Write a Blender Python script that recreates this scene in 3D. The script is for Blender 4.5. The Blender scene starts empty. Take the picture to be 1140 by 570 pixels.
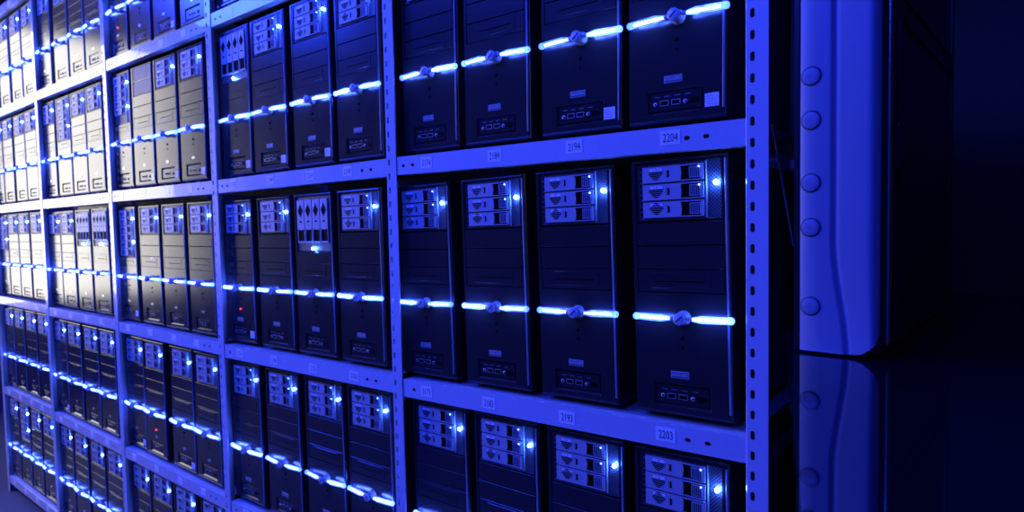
import bpy, math, random
from mathutils import Matrix, Vector
random.seed(7)
C = bpy.context.scene.collection
ZF = 2.56            # height of the reference level (top of the upper shelf) above the floor
PITCH = 0.6135       # shelf pitch
PW = 0.041           # post width
BH = 0.0495          # beam height
YF = 0.024            # depth of tower fronts behind the post faces

# ------------------------------------------------------------------ materials
def mat(name, base=(.5, .5, .5), rough=.5, metal=0.0, emis=None, estr=0.0, ior=1.5, bump=None, vary=0.0, coat=0.0):
    m = bpy.data.materials.new(name); m.use_nodes = True
    nt = m.node_tree; b = nt.nodes['Principled BSDF']
    b.inputs['Base Color'].default_value = (*base, 1)
    b.inputs['Roughness'].default_value = rough
    b.inputs['Metallic'].default_value = metal
    b.inputs['IOR'].default_value = ior
    b.inputs['Coat Weight'].default_value = coat
    if emis:
        b.inputs['Emission Color'].default_value = (*emis, 1)
        b.inputs['Emission Strength'].default_value = estr
    tc = nt.nodes.new('ShaderNodeTexCoord')
    if bump:
        sc, st, stretch = bump
        mp = nt.nodes.new('ShaderNodeMapping'); mp.inputs['Scale'].default_value = stretch
        n = nt.nodes.new('ShaderNodeTexNoise'); n.inputs['Scale'].default_value = sc
        n.inputs['Detail'].default_value = 3
        bp = nt.nodes.new('ShaderNodeBump'); bp.inputs['Strength'].default_value = st
        bp.inputs['Distance'].default_value = .001
        nt.links.new(tc.outputs['Object'], mp.inputs['Vector']); nt.links.new(mp.outputs[0], n.inputs['Vector'])
        nt.links.new(n.outputs['Fac'], bp.inputs['Height']); nt.links.new(bp.outputs[0], b.inputs['Normal'])
    if vary:
        n2 = nt.nodes.new('ShaderNodeTexNoise'); n2.inputs['Scale'].default_value = 9; n2.inputs['Detail'].default_value = 4
        r = nt.nodes.new('ShaderNodeMapRange')
        r.inputs['To Min'].default_value = max(.02, rough - vary); r.inputs['To Max'].default_value = rough + vary
        nt.links.new(tc.outputs['Object'], n2.inputs['Vector']); nt.links.new(n2.outputs['Fac'], r.inputs['Value'])
        nt.links.new(r.outputs[0], b.inputs['Roughness'])
    return m

M = {}
M['paint'] = mat('rack_paint', (.56, .58, .66), .26, coat=.6, bump=(60, .06, (1, 1, 1)), vary=.06)
M['deck'] = mat('shelf_sheet', (.30, .31, .34), .5, bump=(40, .05, (1, 1, 1)))
M['bezel'] = mat('black_bezel_plastic', (.020, .020, .025), .19, bump=(300, .04, (1, 1, 1)), vary=.04)
M['steel'] = mat('black_case_steel', (.02, .02, .025), .38, bump=(90, .08, (1, 1, 1)))
M['cover'] = mat('bay_cover_plastic', (.020, .020, .025), .20, bump=(240, .05, (1, 1, 1)))
M['tray'] = mat('drive_tray_plastic', (.40, .41, .44), .38)
M['dark'] = mat('dark_recess', (.003, .003, .004), .6, ior=1.12)
M['paper'] = mat('paper_label', (.92, .92, .94), .3, coat=.5)
M['ink'] = mat('label_ink', (.015, .015, .03), .6)
M['silver'] = mat('silver_trim', (.55, .56, .60), .24, metal=.85)
M['edge_glint'] = mat('edge_glint_plastic', (.22, .24, .34), .22)  # pale bluish tone puts the bezel edge highlight into the colour
M['acryl'] = mat('clear_lock_plastic', (.62, .64, .68), .18)
M['port'] = mat('port_metal', (.45, .46, .5), .35, metal=.6)
M['led'] = mat('blue_light_emitting_diode', (.2, .4, 1), .3, emis=(.045, .14, 1), estr=330)
M['led_small'] = mat('small_blue_status_diode', (.2, .4, 1), .3, emis=(.10, .26, 1), estr=16)
M['led_red'] = mat('red_disk_diode', (1, .1, .1), .3, emis=(1, .03, .06), estr=10)
M['floor'] = mat('grey_floor_coating', (.08, .08, .11), .62, ior=1.35, bump=(12, .1, (1, 1, 1)), vary=.06)
M['wall'] = mat('dark_painted_wall', (.055, .036, .018), .8, bump=(30, .1, (1, 1, 1)))
M['wall_l'] = mat('pale_painted_wall', (.12, .12, .13), .85, bump=(30, .1, (1, 1, 1)))
M['gloss'] = mat('glossy_black_lacquer', (.008, .008, .012), .04, ior=3.2)
M['panel'] = mat('pale_side_panel', (.22, .25, .36), .40, bump=(120, .03, (1, 1, 1)))
M['caps'] = mat('screw_cap_plastic', (.24, .27, .38), .45)
M['door'] = mat('black_door_plastic', (.012, .014, .018), .3)
M['frame'] = mat('window_frame_paint', (.5, .5, .5), .5)

def grille_material():
    m = mat('perforated_grille', (.09, .09, .11), .4)
    nt = m.node_tree; b = nt.nodes['Principled BSDF']
    tc = nt.nodes.new('ShaderNodeTexCoord'); mp = nt.nodes.new('ShaderNodeMapping')
    mp.inputs['Rotation'].default_value = (0, math.radians(45), 0)
    mp.inputs['Scale'].default_value = (190, 190, 190)
    fr = nt.nodes.new('ShaderNodeVectorMath'); fr.operation = 'FRACTION'
    sub = nt.nodes.new('ShaderNodeVectorMath'); sub.operation = 'SUBTRACT'; sub.inputs[1].default_value = (.5, .5, .5)
    sp = nt.nodes.new('ShaderNodeSeparateXYZ'); cb = nt.nodes.new('ShaderNodeCombineXYZ')
    ln = nt.nodes.new('ShaderNodeVectorMath'); ln.operation = 'LENGTH'
    lt = nt.nodes.new('ShaderNodeMath'); lt.operation = 'LESS_THAN'; lt.inputs[1].default_value = .31
    mx = nt.nodes.new('ShaderNodeMix'); mx.data_type = 'RGBA'
    mx.inputs['A'].default_value = (.10, .10, .12, 1); mx.inputs['B'].default_value = (.002, .002, .003, 1)
    L = nt.links.new
    L(tc.outputs['Object'], mp.inputs['Vector']); L(mp.outputs[0], fr.inputs[0]); L(fr.outputs[0], sub.inputs[0])
    L(sub.outputs[0], sp.inputs[0]); L(sp.outputs['X'], cb.inputs['X']); L(sp.outputs['Z'], cb.inputs['Z'])
    L(cb.outputs[0], ln.inputs[0]); L(ln.outputs['Value'], lt.inputs[0]); L(lt.outputs[0], mx.inputs['Factor'])
    L(mx.outputs['Result'], b.inputs['Base Color'])
    return m
M['grille'] = grille_material()

def glow_material(name, col, lo, hi, transp):
    """Emission whose strength wanders along the tube and differs from tube to tube."""
    m = bpy.data.materials.new(name); m.use_nodes = True
    nt = m.node_tree; nt.nodes.clear()
    out = nt.nodes.new('ShaderNodeOutputMaterial'); em = nt.nodes.new('ShaderNodeEmission')
    em.inputs['Color'].default_value = (*col, 1)
    oi = nt.nodes.new('ShaderNodeObjectInfo'); mr = nt.nodes.new('ShaderNodeMapRange')
    mr.inputs['To Min'].default_value = lo; mr.inputs['To Max'].default_value = hi
    tc = nt.nodes.new('ShaderNodeTexCoord'); n = nt.nodes.new('ShaderNodeTexNoise'); n.inputs['Scale'].default_value = 45
    n.noise_dimensions = '4D'
    mu = nt.nodes.new('ShaderNodeMath'); mu.operation = 'MULTIPLY'
    r2 = nt.nodes.new('ShaderNodeMapRange'); r2.inputs['From Min'].default_value = .3; r2.inputs['From Max'].default_value = .7
    r2.inputs['To Min'].default_value = .35; r2.inputs['To Max'].default_value = 1.4
    w = nt.nodes.new('ShaderNodeMath'); w.operation = 'MULTIPLY'; w.inputs[1].default_value = 37
    L = nt.links.new
    L(oi.outputs['Random'], mr.inputs['Value']); L(tc.outputs['Object'], n.inputs['Vector'])
    L(oi.outputs['Random'], w.inputs[0]); L(w.outputs[0], n.inputs['W'])
    L(n.outputs['Fac'], r2.inputs['Value']); L(mr.outputs[0], mu.inputs[0]); L(r2.outputs[0], mu.inputs[1])
    L(mu.outputs[0], em.inputs['Strength'])
    if transp:
        tr = nt.nodes.new('ShaderNodeBsdfTransparent'); mx = nt.nodes.new('ShaderNodeMixShader')
        mx.inputs[0].default_value = 1 - transp
        L(tr.outputs[0], mx.inputs[1]); L(em.outputs[0], mx.inputs[2]); L(mx.outputs[0], out.inputs['Surface'])
    else:
        L(em.outputs[0], out.inputs['Surface'])
    return m
M['tube'] = glow_material('lit_blue_acrylic', (.026, .066, 1), 12, 36, .6)
M['core'] = glow_material('bright_light_core', (.095, .19, 1), 30, 80, 0)

# ------------------------------------------------------------------ mesh helpers
class MB:
    def __init__(s): s.v = []; s.f = []; s.m = []; s.sm = []
    def add(s, vs, fs, mi=0, smooth=False):
        o = len(s.v); s.v += [tuple(p) for p in vs]
        for f in fs: s.f.append(tuple(i + o for i in f)); s.m.append(mi); s.sm.append(smooth)
    def box(s, x0, x1, y0, y1, z0, z1, mi=0):
        s.add([(x0, y0, z0), (x1, y0, z0), (x1, y1, z0), (x0, y1, z0), (x0, y0, z1), (x1, y0, z1), (x1, y1, z1), (x0, y1, z1)],
              [(0, 3, 2, 1), (4, 5, 6, 7), (0, 1, 5, 4), (1, 2, 6, 5), (2, 3, 7, 6), (3, 0, 4, 7)], mi)
    def cbox(s, x0, x1, y0, y1, z0, z1, c=.001, mi=0):
        """box whose front (low-y) rim is chamfered"""
        a = [(x0, y1, z0), (x1, y1, z0), (x1, y1, z1), (x0, y1, z1)]
        b = [(x0, y0 + c, z0), (x1, y0 + c, z0), (x1, y0 + c, z1), (x0, y0 + c, z1)]
        d = [(x0 + c, y0, z0 + c), (x1 - c, y0, z0 + c), (x1 - c, y0, z1 - c), (x0 + c, y0, z1 - c)]
        fs = [(3, 2, 1, 0), (8, 9, 10, 11)]
        for k in range(4):
            n = (k + 1) % 4
            fs += [(k, n, 4 + n, 4 + k), (4 + k, 4 + n, 8 + n, 8 + k)]
        s.add(a + b + d, fs, mi)
    def quad(s, a, b, c, d, mi=0): s.add([a, b, c, d], [(0, 1, 2, 3)], mi)
    def poly_y(s, pts, y0, y1, mi=0, smooth=False):
        """extrude an xz outline (counter-clockwise seen from the front) from y0 (front) to y1"""
        n = len(pts)
        s.add([(x, y0, z) for x, z in pts] + [(x, y1, z) for x, z in pts],
              [tuple(range(n)), tuple(range(2 * n - 1, n - 1, -1))] + [(i, i + n, (i + 1) % n + n, (i + 1) % n) for i in range(n)], mi)
    def tube(s, path, rad, n=8, mi=0, caps=True):
        """round tube through points, one radius per point"""
        rings = []
        for i, p in enumerate(path):
            p = Vector(p)
            t = (Vector(path[min(i + 1, len(path) - 1)]) - Vector(path[max(i - 1, 0)])).normalized()
            up = Vector((0, 0, 1)) if abs(t.z) < .9 else Vector((0, 1, 0))
            a = t.cross(up).normalized(); b = a.cross(t)
            r = rad[i] if isinstance(rad, (list, tuple)) else rad
            rings.append([p + a * (r * math.cos(2 * math.pi * k / n)) + b * (r * math.sin(2 * math.pi * k / n)) for k in range(n)])
        vs = [q for r in rings for q in r]; fs = []
        for i in range(len(rings) - 1):
            for k in range(n):
                fs.append((i * n + k, i * n + (k + 1) % n, (i + 1) * n + (k + 1) % n, (i + 1) * n + k))
        s.add(vs, fs, mi, True)
        if caps: s.add(vs, [tuple(range(n))[::-1], tuple((len(rings) - 1) * n + k for k in range(n))], mi)
    def lathe_y(s, cx, cz, prof, n=20, mi=0):
        """revolve (radius, y) profile about an axis along y"""
        vs = []; fs = []
        for r, y in prof:
            vs += [(cx + r * math.cos(2 * math.pi * k / n), y, cz + r * math.sin(2 * math.pi * k / n)) for k in range(n)]
        for i in range(len(prof) - 1):
            for k in range(n):
                fs.append((i * n + k, i * n + (k + 1) % n, (i + 1) * n + (k + 1) % n, (i + 1) * n + k))
        fs.append(tuple((len(prof) - 1) * n + k for k in range(n)))
        s.add(vs, fs, mi, True)
    def ball(s, c, r, n=8, mi=0):
        vs = []; fs = []
        for i in range(1, n // 2):
            th = math.pi * i / (n // 2)
            for k in range(n):
                ph = 2 * math.pi * k / n
                vs.append((c[0] + r * math.sin(th) * math.cos(ph), c[1] + r * math.sin(th) * math.sin(ph), c[2] + r * math.cos(th)))
        R = n // 2 - 1
        for i in range(R - 1):
            for k in range(n): fs.append((i * n + k, (i + 1) * n + k, (i + 1) * n + (k + 1) % n, i * n + (k + 1) % n))
        t = len(vs); vs += [(c[0], c[1], c[2] + r), (c[0], c[1], c[2] - r)]
        for k in range(n):
            fs.append((t, k, (k + 1) % n)); fs.append((t + 1, (R - 1) * n + (k + 1) % n, (R - 1) * n + k))
        s.add(vs, fs, mi, True)
    def slots(s, x0, x1, z0, z1, y0, y1, holes, axis='z', hw=.004, hh=.009, mi=0):
        """front plate from x0..x1, z0..z1 of thickness y0..y1 pierced by rounded slots at the given centres"""
        cells = []
        if axis == 'z':
            hs = sorted(holes, key=lambda h: h[1]); e = z0
            for h in hs:
                a, b = h[1] - hh * 1.4, h[1] + hh * 1.4
                if a > e: cells.append((x0, x1, e, a, None))
                cells.append((x0, x1, a, b, h)); e = b
            if e < z1: cells.append((x0, x1, e, z1, None))
        else:
            hs = sorted(holes, key=lambda h: h[0]); e = x0
            for h in hs:
                a, b = h[0] - hw * 1.4, h[0] + hw * 1.4
                if a > e: cells.append((e, a, z0, z1, None))
                cells.append((a, b, z0, z1, h)); e = b
            if e < x1: cells.append((e, x1, z0, z1, None))
        for (a, b, c, d, h) in cells:
            if h is None:
                s.quad((a, y0, c), (b, y0, c), (b, y0, d), (a, y0, d), mi)
                s.quad((a, y1, d), (b, y1, d), (b, y1, c), (a, y1, c), mi); continue
            hx, hz = h; r = min(hw, hh); pts = []
            for k in range(12):
                an = 2 * math.pi * (k + .5) / 12
                px, pz = r * math.cos(an), r * math.sin(an)
                px += (hw - r) * (1 if px > 0 else -1); pz += (hh - r) * (1 if pz > 0 else -1)
                pts.append((hx + px, hz + pz, an))
            outs = []
            for (_, _, an) in pts:
                cx, cz = math.cos(an), math.sin(an)
                t = min(((b if cx > 0 else a) - hx) / cx if abs(cx) > 1e-6 else 9, ((d if cz > 0 else c) - hz) / cz if abs(cz) > 1e-6 else 9)
                outs.append([hx + cx * t, hz + cz * t])
            # snap the four samples nearest the corners onto the corners
            for (qx, qz) in ((a, c), (b, c), (b, d), (a, d)):
                k = min(range(12), key=lambda i: (outs[i][0] - qx) ** 2 + (outs[i][1] - qz) ** 2); outs[k] = [qx, qz]
            for (y, fl) in ((y0, False), (y1, True)):
                vs = [(p[0], y, p[1]) for p in pts] + [(p[0], y, p[1]) for p in outs]
                fs = []
                for k in range(12):
                    n = (k + 1) % 12; f = (12 + k, 12 + n, n, k); fs.append(f[::-1] if fl else f)
                s.add(vs, fs, mi)
            vs = [(p[0], y0, p[1]) for p in pts] + [(p[0], y1, p[1]) for p in pts]
            s.add(vs, [(k, (k + 1) % 12, 12 + (k + 1) % 12, 12 + k) for k in range(12)], mi)
        # outer edges
        s.quad((x0, y0, z0), (x0, y0, z1), (x0, y1, z1), (x0, y1, z0), mi); s.quad((x1, y0, z0), (x1, y1, z0), (x1, y1, z1), (x1, y0, z1), mi)
        s.quad((x0, y0, z1), (x1, y0, z1), (x1, y1, z1), (x0, y1, z1), mi); s.quad((x0, y0, z0), (x0, y1, z0), (x1, y1, z0), (x1, y0, z0), mi)
    def mesh(s, name, mats):
        me = bpy.data.meshes.new(name); me.from_pydata(s.v, [], s.f)
        for m in mats: me.materials.append(M[m] if isinstance(m, str) else m)
        me.polygons.foreach_set('material_index', s.m); me.polygons.foreach_set('use_smooth', s.sm)
        me.update(); return me

def link(name, me, parent=None, loc=(0, 0, 0)):
    o = bpy.data.objects.new(name, me); C.objects.link(o); o.location = loc
    if parent: o.parent = parent
    return o
def tag(o, label=None, cat=None, group=None, kind=None):
    if label: o['label'] = label
    if cat: o['category'] = cat
    if group: o['group'] = group
    if kind: o['kind'] = kind
    return o
def empty(name, loc=(0, 0, 0)):
    o = bpy.data.objects.new(name, None); C.objects.link(o); o.location = loc; o.empty_display_size = .05
    return o
def text_mesh(txt, size, x, y, z, sx=1.0):
    """front-facing flat lettering, lower-left corner near (x, z); returns (verts, faces)"""
    cu = bpy.data.curves.new('t', 'FONT'); cu.body = txt; cu.size = size; cu.resolution_u = 2
    ob = bpy.data.objects.new('t', cu); C.objects.link(ob)
    bpy.context.view_layer.update()
    me = bpy.data.meshes.new_from_object(ob.evaluated_get(bpy.context.evaluated_depsgraph_get()))
    vs = [(x + v.co.x * sx, y, z + v.co.y) for v in me.vertices]; fs = [tuple(p.vertices) for p in me.polygons]
    w = max(v[0] for v in vs) - x
    bpy.data.objects.remove(ob); bpy.data.curves.remove(cu); bpy.data.meshes.remove(me)
    return vs, fs, w

# ------------------------------------------------------------------ room
XL, XR, YN, YB, ZC = -7.6, 2.6, -4.2, 1.5, 4.1
def structure(name, boxes, m):
    b = MB()
    for q in boxes: b.box(*q)
    return tag(link(name, b.mesh(name, [m])), kind='structure')
structure('floor', [(XL - .1, XR + .1, YN - .1, YB + .1, -.1, 0)], 'floor')
structure('ceiling', [(XL - .1, XR + .1, YN - .1, YB + .1, ZC, ZC + .1)], 'wall')
structure('wall_back', [(XL, XR, YB, YB + .1, 0, ZC)], 'wall')
structure('wall_front', [(XL, XR, YN - .1, YN, 0, ZC)], 'wall')
structure('wall_right', [(XR, XR + .1, YN, YB, 0, ZC)], 'wall')
WY0, WY1, WZ0, WZ1 = -2.40, -.50, 1.0, 3.92
structure('wall_left', [(XL - .1, XL, YN, WY0, 0, ZC), (XL - .1, XL, WY1, YB, 0, ZC), (XL - .1, XL, WY0, WY1, 0, WZ0), (XL - .1, XL, WY0, WY1, WZ1, ZC)], 'wall_l')
structure('window_1', [(XL - .08, XL - .02, WY0, WY0 + .06, WZ0, WZ1), (XL - .08, XL - .02, WY1 - .06, WY1, WZ0, WZ1),
                       (XL - .08, XL - .02, WY0 + .06, WY1 - .06, WZ0, WZ0 + .06), (XL - .08, XL - .02, WY0 + .06, WY1 - .06, WZ1 - .06, WZ1)], 'frame')

# ------------------------------------------------------------------ the rack
rack = tag(empty('storage_rack', (-2.5, 0, 0)),
           'long grey slotted steel rack with five bays of computer towers on numbered shelves', 'storage rack')
RX = 2.5      # the rack's children are written in world x, shifted by this much
def rlink(name, me, loc=(0, 0, 0)): return link(name, me, rack, (loc[0] + RX, loc[1], loc[2]))
POST_TOP = 3.85
def post_mesh():
    b = MB(); holes = []; z = .06
    while z < POST_TOP - .03: holes.append((.0125, z)); z += .0391
    b.slots(.0018, PW, 0, POST_TOP, 0, .0022, holes, 'z', .0042, .0088)
    b.quad((0, .0018, 0), (.0018, 0, 0), (.0018, 0, POST_TOP), (0, .0018, POST_TOP))
    b.box(0, .0022, .0018, .040, 0, POST_TOP)
    return b.mesh('post', ['paint'])
pm = post_mesh()
b = MB(); b.box(0, PW, 0, .0022, 0, POST_TOP); b.box(0, .0022, -.038, 0, 0, POST_TOP); pr = b.mesh('rear_post', ['paint'])
RD = .52
for i in range(6):
    rlink('post', pm, (-i, 0, 0)); rlink('rear_post', pr, (-i, RD, 0))
# end offsets (left, right) of every shelf in every bay, bay 0 = rightmost; shelf -1 is the one above the frame
DZ = {(0, 0): (0, 0), (0, 1): (.0035, -.003), (0, 2): (-.009, .010), (0, 3): (0, .010), (0, 4): (0, 0),
      (1, 0): (0, 0), (1, 1): (-.0015, .0025), (1, 2): (-.012, -.0045), (1, 3): (-.008, 0), (1, 4): (0, 0),
      (2, 0): (.003, -.006), (2, 1): (.005, -.002), (2, 2): (-.0035, -.007), (2, 3): (-.0015, -.0045), (2, 4): (0, 0),
      (3, 0): (.0045, -.0045), (3, 1): (.003, .001), (3, 2): (0, .0025), (3, 3): (.0015, .0005), (3, 4): (0, 0),
      (4, 0): (0, 0), (4, 1): (.002, .003), (4, 2): (.010, .010), (4, 3): (.007, .014), (4, 4): (.004, .004)}
def shelf_z(bay, k, u):
    a, c = DZ.get((bay, k), (0, 0)); return ZF - k * PITCH + a + (c - a) * u
BX0, BX1 = PW + .003, 1.0
HOLES = {(0, 1): [.049 + .02, .049 + .057, .886, .925], (0, 2): [.087, .884, .925]}
def beam_mesh(L, holes):
    b = MB()
    b.slots(0, L, -BH, 0, .002, .004, [(h - BX0, -.0255) for h in holes], 'x', .0062, .0042)
    b.box(0, L, .004, .034, -BH, -BH + .002)            # bottom return lip
    b.box(0, L, .032, .034, -BH + .002, -BH + .012)
    b.box(0, L, .004, .03, -.0018, 0)                    # top return
    return b.mesh('shelf_beam', ['paint'])
def label_mesh(txt):
    b = MB(); w, h = (.043, .029)
    b.cbox(0, w, -.0006, 0, 0, h, .0002, 0)
    if txt:
        vs, fs, tw = text_mesh(txt, .0245, 0, -.0009, .006, .66)
        d = (w - tw) / 2; b.add([(x + d, y, z) for x, y, z in vs], fs, 1)
    return b.mesh('number_label', ['paper', 'ink'])
blank = label_mesh('')
LBL = {(0, 1): [('2174', .137), ('2184', .374), ('2194', .604), ('2204', .830)],
       (0, 2): [('2173', .115), ('2183', .338), ('2193', .573), ('2203', .815)],
       (1, 1): [('2134', .130), ('2144', .380), ('2154', .610), ('2164', .800)],
       (1, 2): [('2133', .130), ('2143', .360), ('2153', .590), ('2163', .800)],
       (1, 0): [('', .16)]}
cache = {}
for bay in range(5):
    for k in range(-1, 5):
        x0 = -1 - bay + BX0; L = BX1 - BX0
        za, zb = shelf_z(bay, k, 0), shelf_z(bay, k, 1)
        an = math.atan2(zb - za, 1.0)
        hl = HOLES.get((bay, k), [.076, .112, .89, .93] if k in (1, 0, -1) else [.083, .885, .925])
        key = (k in (0, 1, -1), (bay, k) in HOLES and k)
        if key not in cache: cache[key] = beam_mesh(L, hl)
        bo = rlink('shelf_beam', cache[key], (x0, 0, shelf_z(bay, k, BX0))); bo.rotation_euler = (0, -an, 0)
        for (t, lx) in LBL.get((bay, k), [('', .13), ('', .37), ('', .60), ('', .80)]):
            lo = link('number_label', label_mesh(t) if t else blank, bo, (lx - BX0, .002, -.0375 + random.uniform(-.002, .002)))
            lo.rotation_euler = (0, random.uniform(-.03, .03), 0)
        if 'd' not in cache:
            b = MB(); b.box(0, L, .036, RD - .036, -.0015, 0); b.box(0, L, .036, .038, -.022, -.0015)
            b.box(0, L, RD * .5 - .02, RD * .5 + .02, -.016, -.0015); cache['d'] = b.mesh('shelf_deck', ['deck'])
            b = MB(); b.box(0, L, RD - .032, RD - .004, -BH, 0); cache['r'] = b.mesh('rear_beam', ['paint'])
        for nm in ('d', 'r'):
            q = rlink('shelf_deck' if nm == 'd' else 'rear_beam', cache[nm], (x0, 0, shelf_z(bay, k, BX0))); q.rotation_euler = (0, -an, 0)
b = MB(); b.box(.002, .0045, .040, RD - .038, -.03, 0); sr = b.mesh('side_rail', ['paint'])
for i in range(6):
    for k in range(-1, 5): rlink('side_rail', sr, (-i, 0, ZF - k * PITCH - .055))
b = MB(); b.tube([(.030, .06, 1.935), (.034, .20, 1.70)], .0022, 6)
rlink('diagonal_brace', b.mesh('diagonal_brace', ['paint']))
b = MB(); b.box(.0045, .0400, .060, .075, 1.865, 1.872); rlink('brace_strap', b.mesh('brace_strap', ['paint']))
b = MB(); b.cbox(.020, .058, .225, .25, 1.862, 1.880, .002); rlink('brace_clip', b.mesh('brace_clip', ['paint']))

# ------------------------------------------------------------------ the computer towers
W, H0, H1, DEPTH = .208, .012, .546, .455
def bezel_mesh():
    b = MB()
    # opening for drives / covers and the slanted port recess
    ox0, ox1, oz0, oz1 = .010, .197, .268, .538
    px0, px1, pz0, pz1 = .040, .164, .030, .080
    fx0, fx1, fz0, fz1 = .002, W - .007, H0 + .012, H1 - .006
    xs = sorted({fx0, ox0, px0, px1, ox1, fx1}); zs = sorted({fz0, pz0, pz1, oz0, oz1, fz1})
    for i in range(len(xs) - 1):
        for j in range(len(zs) - 1):
            xm, zm = (xs[i] + xs[i + 1]) / 2, (zs[j] + zs[j + 1]) / 2
            if (ox0 < xm < ox1 and oz0 < zm < oz1) or (px0 < xm < px1 and pz0 < zm < pz1): continue
            b.quad((xs[i], 0, zs[j]), (xs[i + 1], 0, zs[j]), (xs[i + 1], 0, zs[j + 1]), (xs[i], 0, zs[j + 1]))
    def ring(A, B, mi=0):
        for k in range(4):
            n = (k + 1) % 4; b.quad(A[k], A[n], B[n], B[k], mi)
    def rect(x0, x1, z0, z1, y): return [(x0, y, z0), (x1, y, z0), (x1, y, z1), (x0, y, z1)]
    # rounded outer rim
    prev = rect(fx0, fx1, fz0, fz1, 0); N = 4
    for q in range(1, N + 1):
        t = q / N * math.pi / 2; s, c = math.sin(t), 1 - math.cos(t)
        cur = rect(fx0 - .002 * s, fx1 + .007 * s, fz0 - .012 * s, fz1 + .006 * s, .009 * c)
        for k in range(4):
            n = (k + 1) % 4; b.quad(cur[k], cur[n], prev[n], prev[k], 1 if k == 3 and q > 2 else 0)  # silver left rim puts the bright line of light into the material
        prev = cur
    back = rect(0, W, H0, H1, .030)
    for k in range(4):
        n = (k + 1) % 4; b.quad(back[k], back[n], prev[n], prev[k], 0)
    ring(rect(ox0, ox1, oz0, oz1, 0), rect(ox0, ox1, oz0, oz1, .012)); b.quad((ox0, .012, oz0), (ox1, .012, oz0), (ox1, .012, oz1), (ox0, .012, oz1), 2)
    ring(rect(px0, px1, pz0, pz1, 0), rect(px0 + .004, px1 - .004, pz0 + .005, pz1 - .005, .005))
    b.quad((px0 + .004, .005, pz0 + .005), (px1 - .004, .005, pz0 + .005), (px1 - .004, .005, pz1 - .005), (px0 + .004, .005, pz1 - .005), 2)
    return b.mesh('bezel', ['bezel', 'silver', 'dark'])
def chassis_mesh():
    b = MB(); b.box(.002, W - .002, .030, DEPTH, H0 + .002, H1 - .002)
    for x in (.02, W - .05):
        for y in (.05, DEPTH - .08): b.box(x, x + .03, y, y + .03, 0, H0 + .002, 0)
    b.box(.002, W - .002, DEPTH, DEPTH + .003, H0 + .02, H1 - .02)
    return b.mesh('chassis', ['steel'])
def cage_mesh(z0, z1, strip=False):
    b = MB(); b.box(.0115, .1955, .004, .011, z0, z1, 0)
    b.cbox(.0115, .0155, .0015, .005, z0, z1, .0008, 1); b.cbox(.1915, .1955, .0015, .005, z0, z1, .0008, 1)
    b.cbox(.0155, .1915, .0015, .005, z1 - .003, z1, .0008, 1); b.cbox(.0155, .1915, .0015, .005, z0, z0 + .003, .0008, 1)
    if strip:
        b.cbox(.1615, .1640, .000, .005, z0 + .004, z1 - .004, .0007, 2)  # pale rail put in for the glint along the cage edge
        z = z0 + .012
        while z < z1 - .012: b.box(.019, .0235, .0032, .0041, z, z + .006, 3); z += .012
    return b.mesh('drive_cage', ['grille', 'bezel', 'tray', 'dark'])
def tray_mesh(diamond):
    """horizontal caddy; origin at its lower-left corner, 131 mm by 33 mm"""
    b = MB(); hgt = .0325; y0, y1 = -.0015, .004
    pts = [(0, 0)] + [(.0815 + .0028 * math.sin(math.pi * t / 6), hgt * t / 6) for t in range(7)] + [(0, hgt)]
    b.poly_y(pts, y0, y1, 0)
    b.box(.0815, .1245, .0022, y1, 0, hgt, 1)                       # black finger recess, tone deepened for the shade of its depth
    b.box(.0815, .1245, y0 + .0006, .0022, hgt - .0022, hgt, 0)
    b.box(.0815, .1245, y0 + .0006, .0022, 0, .0020, 0)
    b.box(.1010, .1235, y0 + .0012, .0022, .0050, hgt - .005, 0)    # slatted end
    for q in range(5): b.box(.1032 + q * .0040, .1050 + q * .0040, y0 + .0008, y0 + .0013, .0065, hgt - .0065, 1)
    b.cbox(.1245, .1312, y0, y1, 0, hgt, .0006, 0)
    cx = .0295
    b.box(.0165, .0435, y0 - .0003, y0, hgt - .0090, hgt - .0035, 2)
    b.box(.0245, .0255, y0 - .0005, y0 - .0003, hgt - .0075, hgt - .0050, 1); b.box(.0300, .0325, y0 - .0005, y0 - .0003, hgt - .0075, hgt - .0050, 1)
    rows = [(.0155, 0), (.0150, 1), (.0120, 2), (.0085, 3), (.0045, 4)] if not diamond else [(.0045, -2.4), (.0085, -1.4), (.0125, -.4), (.0155, .6), (.0120, 1.6), (.0085, 2.6), (.0045, 3.6)]
    for w, r in rows:
        z = hgt - .0118 - r * .0036; b.box(cx - w, cx + w, y0 - .0006, y0 - .0002, z - .0011, z + .0011, 1)
    b.box(.0520, .0590, y0 - .0004, y0, .0095, .0235, 1); b.box(.0527, .0545, y0 - .0006, y0 - .0003, .0105, .0225, 0)
    return b.mesh('drive_tray', ['tray', 'dark', 'paper'])
def vtray_mesh():
    b = MB(); w = .0385; y0, y1 = -.0015, .004; L = .142
    pts = [(w, L), (0, L)] + [(w * t / 6, .046 - .003 * math.sin(math.pi * t / 6)) for t in range(7)]
    b.poly_y(pts, y0, y1, 0)
    b.box(0, w, .0022, y1, 0, .046, 1); b.box(0, .002, y0 + .0006, .0022, 0, .046, 0); b.box(w - .002, w, y0 + .0006, .0022, 0, .046, 0)
    b.cbox(.002, w - .002, y0, y1, 0, .006, .0006, 0)
    for r in range(-5, 6):
        h = .022 - abs(r) * .004; x = w / 2 + r * .0026; b.box(x - .0008, x + .0008, y0 - .0006, y0, .106 - h, .106 + h, 1)
    b.box(.007, .013, y0 - .0004, y0, .118, .137, 2)
    b.box(w / 2 - .006, w / 2 + .006, y0 - .0004, y0, .067, .073, 1)
    return b.mesh('drive_tray', ['tray', 'dark', 'paper'])
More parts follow.
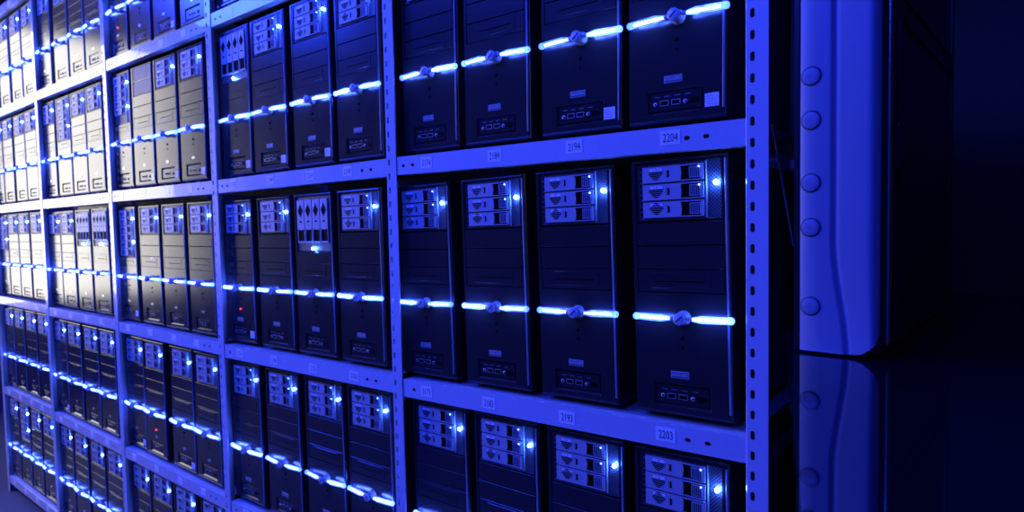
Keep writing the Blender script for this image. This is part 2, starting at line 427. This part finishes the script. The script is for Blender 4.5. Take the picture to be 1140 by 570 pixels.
def cover_mesh(h, floppy=False):
    b = MB()
    if not floppy: b.cbox(.0115, .1955, 0, .010, 0, h, .0006)
    else:
        b.cbox(.0115, .1955, .0005, .010, 0, h, .0006)
        b.cbox(.040, .166, -.0004, .0006, .008, h - .006, .0007); b.box(.052, .154, -.0007, -.0003, .021, .0235, 1)
    return b.mesh('bay_cover', ['cover', 'dark'])
def bar_mesh(right, core):
    b = MB(); n = 8; path = []; rad = []
    xa, xb = (.135, .2098) if right else (.009, .089)
    for i in range(n + 1):
        x = xa + (xb - xa) * i / n; u = abs(x - .111) / .111
        path.append((x, -.018 + .010 * u * u, .218)); t = i / n if right else 1 - i / n
        rad.append((.0030 + .0030 * min(1, t * 4)) * (1 - .15 * t))
    if core:
        b.tube(path[:-1] if right else path[1:], [r * .62 for r in (rad[:-1] if right else rad[1:])], 6)
        return b.mesh('light_core', ['core'])
    b.tube(path, [r * 1.32 for r in rad], 10)
    b.ball(path[-1 if right else 0], .0076, 10)
    return b.mesh('light_bar', ['tube'])
def barend_mesh(right):
    b = MB(); x = .204 if right else .006
    b.tube([(x, .012, .218), (.2105 if right else .008, -.006, .218)], .0040, 8)
    return b.mesh('bar_bracket', ['silver'])
def edge_mesh():
    b = MB(); n = 12; b.tube([(.2020, .0005, .030), (.2020, .0005, .534)], .0023, 8)  # rod added to carry the highlight of the bezel's rounded right edge
    return b.mesh('edge_glint_rod', ['edge_glint'])
def lock_mesh():
    b = MB(); b.lathe_y(.111, .218, [(.0150, 0), (.0150, -.003), (.0105, -.008), (.0105, -.020), (.0126, -.022), (.0126, -.027), (.0106, -.0285)], 24)
    an = math.radians(40); c, s = math.cos(an), math.sin(an); L, w = .0095, .0014
    b.add([(.111 + c * u * L - s * v * w, -.0289, .218 + s * u * L + c * v * w) for u, v in ((-1, -1), (1, -1), (1, 1), (-1, 1))], [(0, 1, 2, 3)], 1)
    for x0, x1 in ((.088, .099), (.123, .136)): b.tube([(x0, -.019, .218), (x1, -.019, .218)], .0028, 8)
    b.ball((.093, -.019, .218), .0048, 8); b.ball((.130, -.019, .218), .0048, 8)
    return b.mesh('lock', ['acryl', 'ink'])
def io_mesh(merged):
    b = MB(); b.cbox(.0455, .1585, .0030, .0052, .0365, .0735, .0006, 0)
    for x in (.058, .079, .101, .124): b.box(x, x + .012, .0027, .0031, .0655, .0665, 1)
    if merged:
        for x in (.070, .095): usb(b, x, 1, 2)
        b.box(.136, .152, .0026, .0031, .046, .056, 2)
    return b.mesh('port_panel', ['bezel', 'port', 'dark'])
def usb(b, x, mr, md):
    b.box(x, x + .019, .0012, .0031, .0470, .0580, mr); b.box(x + .0015, x + .0175, .0009, .0013, .0470 if False else .0485, .0565, md)
def port_mesh(kind):
    b = MB()
    if kind == 'usb': usb(b, 0, 0, 1)
    elif kind == 'jack': b.lathe_y(0, .0515, [(.0045, .0031), (.0045, .0015), (.0030, .0010)], 14, 0); b.lathe_y(0, .0515, [(.0022, .0011), (.0020, .0007)], 12, 1)
    else:
        b.poly_y([(0, .047), (.013, .047), (.018, .050), (.018, .0545), (.013, .0575), (0, .0575)], .0014, .0031, 1)
    return b.mesh(kind, ['port', 'dark'])
def name_mesh():
    b = MB(); b.cbox(.080, .119, -.0010, 0, .0915, .1060, .0003, 0)
    vs, fs, tw = text_mesh('GIGABYTE', .0082, 0, -.0013, .0990, 1.0)
    k = .035 / tw; b.add([(.082 + x * k, y, z) for x, y, z in vs], fs, 1)
    for q in range(9): b.box(.0822 + q * .0040, .0850 + q * .0040, -.0013, -.0010, .0930, .0960, 1)
    return b.mesh('nameplate', ['tray', 'ink'])
def oval_mesh():
    b = MB(); pts = [(.103 + .014 * math.cos(2 * math.pi * k / 20), .103 + .0060 * math.sin(2 * math.pi * k / 20)) for k in range(20)]
    b.poly_y(pts, -.0012, 0, 0); return b.mesh('oval_badge', ['silver'])
def button_mesh(z, r):
    b = MB(); b.lathe_y(.106, z, [(r * 1.3, 0), (r * 1.25, -.0010), (r, -.0010), (r, -.0022), (r * .7, -.0026)], 14); return b.mesh('button', ['dark'])
def sticker_mesh():
    b = MB(); b.cbox(.1655, .1935, -.0007, 0, .0340, .0600, .0002, 0)
    for q in range(4): b.box(.168, .191 - q * .003, -.0009, -.0006, .0385 + q * .005, .0396 + q * .005, 1)
    return b.mesh('sticker', ['paper', 'tray'])
def led_mesh(r, mt):
    b = MB(); b.ball((0, 0, 0), r, 10); return b.mesh('light', [mt])
P = dict(bezel=bezel_mesh(), chassis=chassis_mesh(), cage3=cage_mesh(.4165, .537, True), cage6=cage_mesh(.3055, .537, True), cageV=cage_mesh(.3535, .537),
         tray=tray_mesh(False), trayd=tray_mesh(True), vtray=vtray_mesh(), cov=cover_mesh(.0465), cov35=cover_mesh(.038), flo=cover_mesh(.0465, True), flo36=cover_mesh(.036, True),
         bl=bar_mesh(False, False), br=bar_mesh(True, False), cl=bar_mesh(False, True), cr=bar_mesh(True, True), be=barend_mesh(False), be2=barend_mesh(True), edge=edge_mesh(), lock=lock_mesh(),
         io=io_mesh(False), iom=io_mesh(True), usb=port_mesh('usb'), jack=port_mesh('jack'), fw=port_mesh('firewire'), name=name_mesh(), oval=oval_mesh(),
         b1=button_mesh(.176, .0035), b2=button_mesh(.156, .0022), stk=sticker_mesh(), led=led_mesh(.0048, 'led'), leds=led_mesh(.0017, 'led_small'), red=led_mesh(.0022, 'led_red'))

def tower(kind, far, logo, sticker=False, red=False, plain=False):
    """one computer tower with all its parts, at the origin"""
    r = empty('computer_tower')
    link('chassis', P['chassis'], r); bz = link('bezel', P['bezel'], r)
    def trays(n):
        for q in range(n):
            t = link('drive_tray', P['trayd' if q % 3 == 2 else 'tray'], r, (.0275, .0003, .4990 - q * .0362 + (-.0025)))
            if q % 3 != 2 and far < 2: link('status_light', P['leds'], t, (.1220, -.0020, .0262))
    if kind == '3':
        link('drive_cage', P['cage3'], r); trays(3)
        link('bay_cover', P['cov'], r, (0, 0, .3670)); link('bay_cover', P['cov'], r, (0, 0, .3180)); link('floppy_cover', P['flo'], r, (0, 0, .2695))
        link('power_light', P['led'], r, (.1835, -.0022, .489))
    elif kind == 'N':
        link('vent_panel', P['cage3'] if False else P['cageN'], r)
        link('bay_cover', P['cov'], r, (0, 0, .3670)); link('bay_cover', P['cov'], r, (0, 0, .3180)); link('floppy_cover', P['flo'], r, (0, 0, .2695))
    elif kind == 'V':
        link('drive_cage', P['cageV'], r)
        for q in range(4): link('drive_tray', P['vtray'], r, (.0195 + q * .0425, .0003, .3830))
        link('bay_cover', P['cov35'], r, (0, 0, .3145)); link('floppy_cover', P['flo'], r, (0, 0, .2675 + .0005))
        link('power_light', P['led'], r, (.104, -.0022, .3640))
    else:
        n = int(kind); link('drive_cage', P['cage6'], r); trays(n)
        link('floppy_cover', P['flo36'], r, (0, 0, .2690))
        for z in (.489, .380): link('power_light', P['led'], r, (.1835, -.0022, z))
    link('light_bracket', P['be'], r); link('light_bracket', P['be2'], r); link('edge_glint_rod', P['edge'], r)
    for s, c in (('bl', 'cl'), ('br', 'cr')):
        o = link('light_bar', P[s], r); link('light_core', P[c], o)
    link('lock', P['lock'], r)
    if far < 2:
        io = link('port_panel', P['io'], r)
        for x in (.070, .095): link('usb_port', P['usb'], io, (x, 0, 0))
        for x in (.060, .125): link('audio_jack', P['jack'], io, (x, 0, 0))
        link('firewire_port', P['fw'], io, (.134, 0, 0))
    else: link('port_panel', P['iom'], r)
    if far < 3: link('power_button', P['b1'], r); link('reset_button', P['b2'], r)
    if logo: tag(link('nameplate', P['name'], r), 'pale nameplate lettered GIGABYTE')
    else: link('oval_badge', P['oval'], r)
    if sticker: link('warranty_sticker', P['stk'], r)
    if red: tag(link('disk_light', P['red'], r, (.106, -.0022, .138)), 'red disk light')
    return r
b = MB(); b.box(.0115, .1955, .002, .011, .4165, .537, 0); b.cbox(.0115, .0155, .0005, .005, .4165, .537, .0008, 1); b.cbox(.1915, .1955, .0005, .005, .4165, .537, .0008, 1)
b.cbox(.0155, .1915, .0005, .005, .475, .480, .0008, 1); P['cageN'] = b.mesh('vent_panel', ['grille', 'bezel'])

protos = {}
def copy_tree(o, parent=None):
    c = o.copy(); C.objects.link(c)
    if parent is not None: c.parent = parent
    for ch in kids.get(o.name, []): copy_tree(ch, c)
    return c
kids = {}
def place(key, loc, rot):
    if key not in protos:
        r = tower(*key); protos[key] = r
        def reg(o):
            kids[o.name] = list(o.children)
            for ch in o.children: reg(ch)
        reg(r)
    else: r = copy_tree(protos[key])
    r.location = loc; r.rotation_euler = rot
    return r

ROWS = 'ABCDE'    # row A stands on shelf 0 ... row E on shelf 4
LEFT = {('B', 0): (.046, .280, .522, .748), ('C', 0): (.018, .268, .509, .761), ('D', 0): (.058, .292, .526, .758),
        ('A', 1): (.040, .270), ('B', 1): (.045, .268, .518, .751), ('C', 1): (.025, .270, .499, .735), ('D', 1): (.038, .284, .526, .755),
        ('A', 2): (.030, .268, .502, .755), ('B', 2): (.030, .256, .475, .710), ('C', 2): (.018, .260, .500, .735), ('D', 2): (.026, .246, .514, .734), ('E', 2): (.045, .268, .500, .738),
        ('A', 3): (.020, .275, .514, .736), ('B', 3): (.022, .254, .473, .697), ('C', 3): (.018, .240, .463, .700), ('D', 3): (.018, .244, .487, .707), ('E', 3): (.030, .265, .500, .735),
        ('A', 4): (.020, .255, .500, .730), ('B', 4): (.018, .240, .475, .703), ('C', 4): (.018, .240, .465, .707), ('D', 4): (.030, .258, .492, .728), ('E', 4): (.028, .256, .490, .725)}
KIND = {('B', 1, 0): 'V', ('C', 1, 2): 'V', ('B', 2, 0): '5', ('B', 2, 1): 'N', ('C', 2, 0): '6', ('B', 3, 1): '6', ('C', 3, 2): 'V', ('C', 3, 3): 'V', ('C', 4, 0): '6', ('E', 4, 1): '6'}
STK = {('B', 0, 2), ('B', 0, 3), ('B', 1, 0), ('B', 1, 1), ('B', 1, 2), ('C', 1, 0), ('B', 2, 1), ('B', 2, 2), ('B', 2, 3), ('D', 2, 0), ('D', 2, 2), ('D', 3, 0), ('C', 2, 0), ('A', 2, 2)}
RED = {('A', 2, 0), ('C', 1, 0), ('D', 2, 1)}
BAYN = ['rightmost bay', 'second bay from right', 'middle bay', 'second bay from left', 'leftmost bay']
ROWN = dict(A='top shelf', B='second shelf down', C='third shelf down', D='fourth shelf down', E='bottom shelf')
NTH = ['first from left', 'second from left', 'third from left', 'last on right']
DESC = {'3': 'three-tray black computer tower', 'N': 'trayless black computer tower with bare grille', 'V': 'computer tower with four upright trays', '5': 'computer tower with five stacked trays', '6': 'computer tower with six stacked trays'}
NUM = ['2174', '2184', '2194', '2204'], ['2173', '2183', '2193', '2203']
for (row, bay), xs in LEFT.items():
    k = ROWS.index(row)
    for i, u in enumerate(xs):
        kd = KIND.get((row, bay, i), '3')
        key = (kd, bay, bay < 2, (row, bay, i) in STK, (row, bay, i) in RED)
        za, zb = shelf_z(bay, k, 0), shelf_z(bay, k, 1); an = math.atan2(zb - za, 1.0)
        t = place(key, (-1 - bay + u, YF + random.uniform(.0, .004), shelf_z(bay, k, u) + .0004), (0, -an, random.uniform(-.006, .006)))
        if bay == 0:
            lab = {'B': f'black computer tower standing directly above the {NUM[0][i]} shelf label',
                   'C': f'three-tray black computer tower standing between the {NUM[0][i]} and {NUM[1][i]} shelf labels',
                   'D': f'three-tray black computer tower directly below the {NUM[1][i]} shelf label'}[row]
        else: lab = f'{DESC[kd]}, {BAYN[bay]}, {ROWN[row]}, {NTH[i]}'
        tag(t, lab, 'computer tower', 'computer towers standing in rows on the rack')

# ------------------------------------------------------------------ glossy counter and the tall case on it
TZ = ZF - 1.0055
cnt = tag(empty('counter', (.7, -.3, 0)), 'glossy black counter beside the rack, mirroring the tall case', 'counter')
ctop = [(.066, .02), (.350, -1.02), (1.35, -1.02), (1.35, .80), (.066, .80)]
def prism(pts, z0, z1, m, name, off=(0, 0)):
    b = MB(); n = len(pts)
    b.add([(x - off[0], y - off[1], z0) for x, y in pts] + [(x - off[0], y - off[1], z1) for x, y in pts],
          [tuple(range(n))[::-1], tuple(range(n, 2 * n))] + [(i, (i + 1) % n, (i + 1) % n + n, i + n) for i in range(n)])
    return b.mesh(name, [m])
link('worktop', prism(ctop, TZ - .03, TZ, 'gloss', 'worktop', (.7, -.3)), cnt)
link('cabinet_body', prism([(.082, .03), (.365, -.99), (1.33, -.99), (1.33, .78), (.082, .78)], .0, TZ - .03, 'door', 'cabinet_body', (.7, -.3)), cnt)

case = tag(empty('equipment_case', (.18, .15, TZ)), 'tall pale case with round screw caps and a dark door, standing on the glossy counter', 'equipment case')
CH = .78
ang = math.atan2(.075, .65)            # the dark door side leans away from the camera as it recedes
case.location = (.138, -.186, TZ)
case.rotation_euler = (0, 0, -ang * .55)
CD = .68; CW = .105
def shell_mesh():
    """pale shell: flat cap strip, bowed front part with a rounded lower corner"""
    b = MB()
    # columns across the face: (x, y); the seam groove then a bow rounding off to the door
    nz = 40
    def seam(z):     # x of the seam, straight then swinging to the right near the foot
        t = max(0, min(1, (.17 - z) / .17)); return .0465 + .018 * (t * t * (3 - 2 * t))
    def foot(x):     # lower rounded corner of the bowed part
        r = .034; d = x - (CW - r)
        return 0.004 if d <= 0 else .004 + (r - math.sqrt(max(0, r * r - d * d))) * 0.95
    rows = []
    for j in range(nz + 1):
        q = j / nz; z = CH * q ** 1.6; s = seam(z); row = []
        prof = [(0, .004), (.003, 0), (s * .5, 0), (s - .006, 0), (s - .002, .0005), (s + .0, .004), (s + .002, .0045), (s + .005, .002)]
        for m in range(1, 11):
            u = m / 10; x = s + .005 + (CW - s - .005) * u
            yy = .002 - .003 * math.sin(math.pi * min(1, u * 1.2) * .5) + (.012 * max(0, (u - .82) / .18) ** 2.0)
            prof.append((x, yy))
        for (x, y) in prof: row.append((x, y, max(z, foot(x)) if z < .05 else z))
        rows.append(row)
    n = len(rows[0]); vs = [p for r in rows for p in r]; fs = []
    for j in range(nz):
        for i in range(n - 1): fs.append((j * n + i, j * n + i + 1, (j + 1) * n + i + 1, (j + 1) * n + i))
    b.add(vs, fs, 0, True)
    for j in range(nz):     # returns to the body on both sides
        a, c = rows[j][0], rows[j + 1][0]; b.quad((a[0], .024, a[2]), a, c, (c[0], .024, c[2]))
        a, c = rows[j][-1], rows[j + 1][-1]; b.quad(a, (a[0], .024, a[2]), (c[0], .024, c[2]), c)
    for i in range(n - 1):
        a, c = rows[0][i], rows[0][i + 1]; b.quad(a, (a[0], .024, a[2]), (c[0], .024, c[2]), c)
        a, c = rows[-1][i], rows[-1][i + 1]; b.quad(a, c, (c[0], .024, c[2]), (a[0], .024, a[2]))
    return b.mesh('side_shell', ['panel'])
link('side_shell', shell_mesh(), case)
b = MB(); b.box(-.008, CW - .004, .024, CD, .004, CH - .01); b.box(-.008, -.001,   .002, .024, .004, CH - .01)
for x in (.01, CW - .03):
    for y in (.08, CD - .06): b.box(x, x + .02, y, y + .03, 0, .004)
link('case_body', b.mesh('case_body', ['door']), case)
def cap_mesh():
    b = MB(); b.lathe_y(0, 0, [(.0142, .0002), (.0142, -.0003), (.0120, -.0005)], 32, 1)
    b.lathe_y(0, 0, [(.0124, 0), (.0124, -.0008), (.0118, -.0012), (.004, -.0011)], 32, 0)
    b.box(-.007, .007, -.0016, -.0010, -.0012, .0012, 0)
    return b.mesh('screw_cap', ['caps', 'ink'])
capm = cap_mesh()
CAPZ = [.071, .188, .2535, .345, .409]
for z in CAPZ: link('screw_cap', capm, case, (.0165, -.0002, z))
# dark door on the far side (faces +x): rounded panel with recessed frames
def door_mesh():
    b = MB(); x0, x1 = CW - .006, CW + .004
    y0, y1, z0, z1, r = .018, CD, .012, CH, .05
    pts = []
    for (cy, cz, a0) in ((y1 - r, z0 + r, -90), (y1 - r, z1 - r, 0), (y0 + .012, z1 - .012, 90), (y0 + .012, z0 + .012, 180)):
        rr = r if a0 in (-90, 0) else .012
        for k in range(7):
            a = math.radians(a0 + 15 * k); pts.append((cy + rr * math.cos(a), cz + rr * math.sin(a)))
    n = len(pts); cy, cz = (y0 + y1) / 2, (z0 + z1) / 2
    def lay(x, k): return [(x, cy + (p[0] - cy) * k, cz + (p[1] - cz) * k) for p in pts]
    A, B, D_ = lay(x0, 1), lay(x1 - .006, 1), lay(x1, .985)
    b.add(A + B + D_, [tuple(range(2 * n, 3 * n))] + [(i, (i + 1) % n, (i + 1) % n + n, i + n) for i in range(n)] + [(i + n, (i + 1) % n + n, (i + 1) % n + 2 * n, i + 2 * n) for i in range(n)], 0)
    for (a, c, d, e) in ((.10, .62, .06, .20), (.10, .62, .23, .50), (.10, .62, .53, .72)):     # raised frames
        for q in ((a, c, d, d + .006), (a, c, e - .006, e), (a, a + .006, d, e), (c - .006, c, d, e)): b.box(x1 - .001, x1 + .003, q[0], q[1], q[2], q[3], 0)
    return b.mesh('case_door', ['door'])
link('case_door', door_mesh(), case)
b = MB(); b.tube([(CW + .0062, .030, .02), (CW + .0062, .030, CH - .02)], .0022, 8); b.tube([(CW + .0052, .052, .02), (CW + .0052, .052, CH - .02)], .0012, 8)
link('door_trim', b.mesh('door_trim', ['silver']), case)
b = MB(); b.cbox(CW + .003, CW + .012, .072, .084, .275, .335, .002); b.ball((CW + .009, .078, .335), .006); b.ball((CW + .009, .078, .275), .006)
link('door_latch', b.mesh('door_latch', ['door']), case)

# ------------------------------------------------------------------ lights
def area(name, loc, target, sx, sy, col, power):
    l = bpy.data.lights.new(name, 'AREA'); l.shape = 'RECTANGLE'; l.size = sx; l.size_y = sy
    l.color = col; l.energy = power
    o = bpy.data.objects.new(name, l); C.objects.link(o); o.location = loc
    d = Vector(target) - Vector(loc); o.rotation_euler = d.to_track_quat('-Z', 'Y').to_euler()
    return o
wcy, wcz = (WY0 + WY1) / 2, (WZ0 + WZ1) / 2
area('window_daylight', (XL - .03, wcy, wcz), (XL + 1, wcy, wcz), WY1 - WY0 - .12, WZ1 - WZ0 - .12, (1, .96, .87), 82)
area('blue_lamp_left', (-2.5, -2.0, 4.0), (-1.7, 0, 1.4), 1.8, .6, (.018, .050, 1), 215)
area('added_blue_fill_far', (-5.3, -2.0, 3.95), (-4.6, -.6, 0), 1.4, .7, (.018, .050, 1), 190)  # added fill, no known source; turns the lower left rows and floor blue
area('blue_lamp_right', (-.2, -3.4, 3.7), (-.3, 0, 1.6), 1.4, .8, (.014, .038, 1), 98)

w = bpy.data.worlds.new('world'); bpy.context.scene.world = w; w.use_nodes = True
w.node_tree.nodes['Background'].inputs[0].default_value = (.05, .08, .6, 1); w.node_tree.nodes['Background'].inputs[1].default_value = .01

# ------------------------------------------------------------------ camera
cam = bpy.data.cameras.new('camera'); co = bpy.data.objects.new('camera', cam); C.objects.link(co)
R = ((0.78755573, 0.61594439, -0.01919574), (-0.01508414, 0.05040836, 0.99861477), (-0.61605879, 0.78617524, -0.04899038))
m = Matrix(((R[0][0], R[1][0], -R[2][0], .38153), (R[0][1], R[1][1], -R[2][1], -1.19448), (R[0][2], R[1][2], -R[2][2], ZF - .80549), (0, 0, 0, 1)))
co.matrix_world = m
cam.sensor_width = 36; cam.lens = 701.583 / 1140 * 36; cam.clip_start = .01
cam.dof.use_dof = True; cam.dof.focus_distance = 1.45; cam.dof.aperture_fstop = 4.0
S = bpy.context.scene; S.camera = co
S.view_settings.view_transform = 'Standard'; S.view_settings.look = 'None'; S.view_settings.exposure = 0; S.view_settings.gamma = 1
S.view_settings.use_curve_mapping = False
S.cycles.use_denoising = True
S.cycles.max_bounces = 6
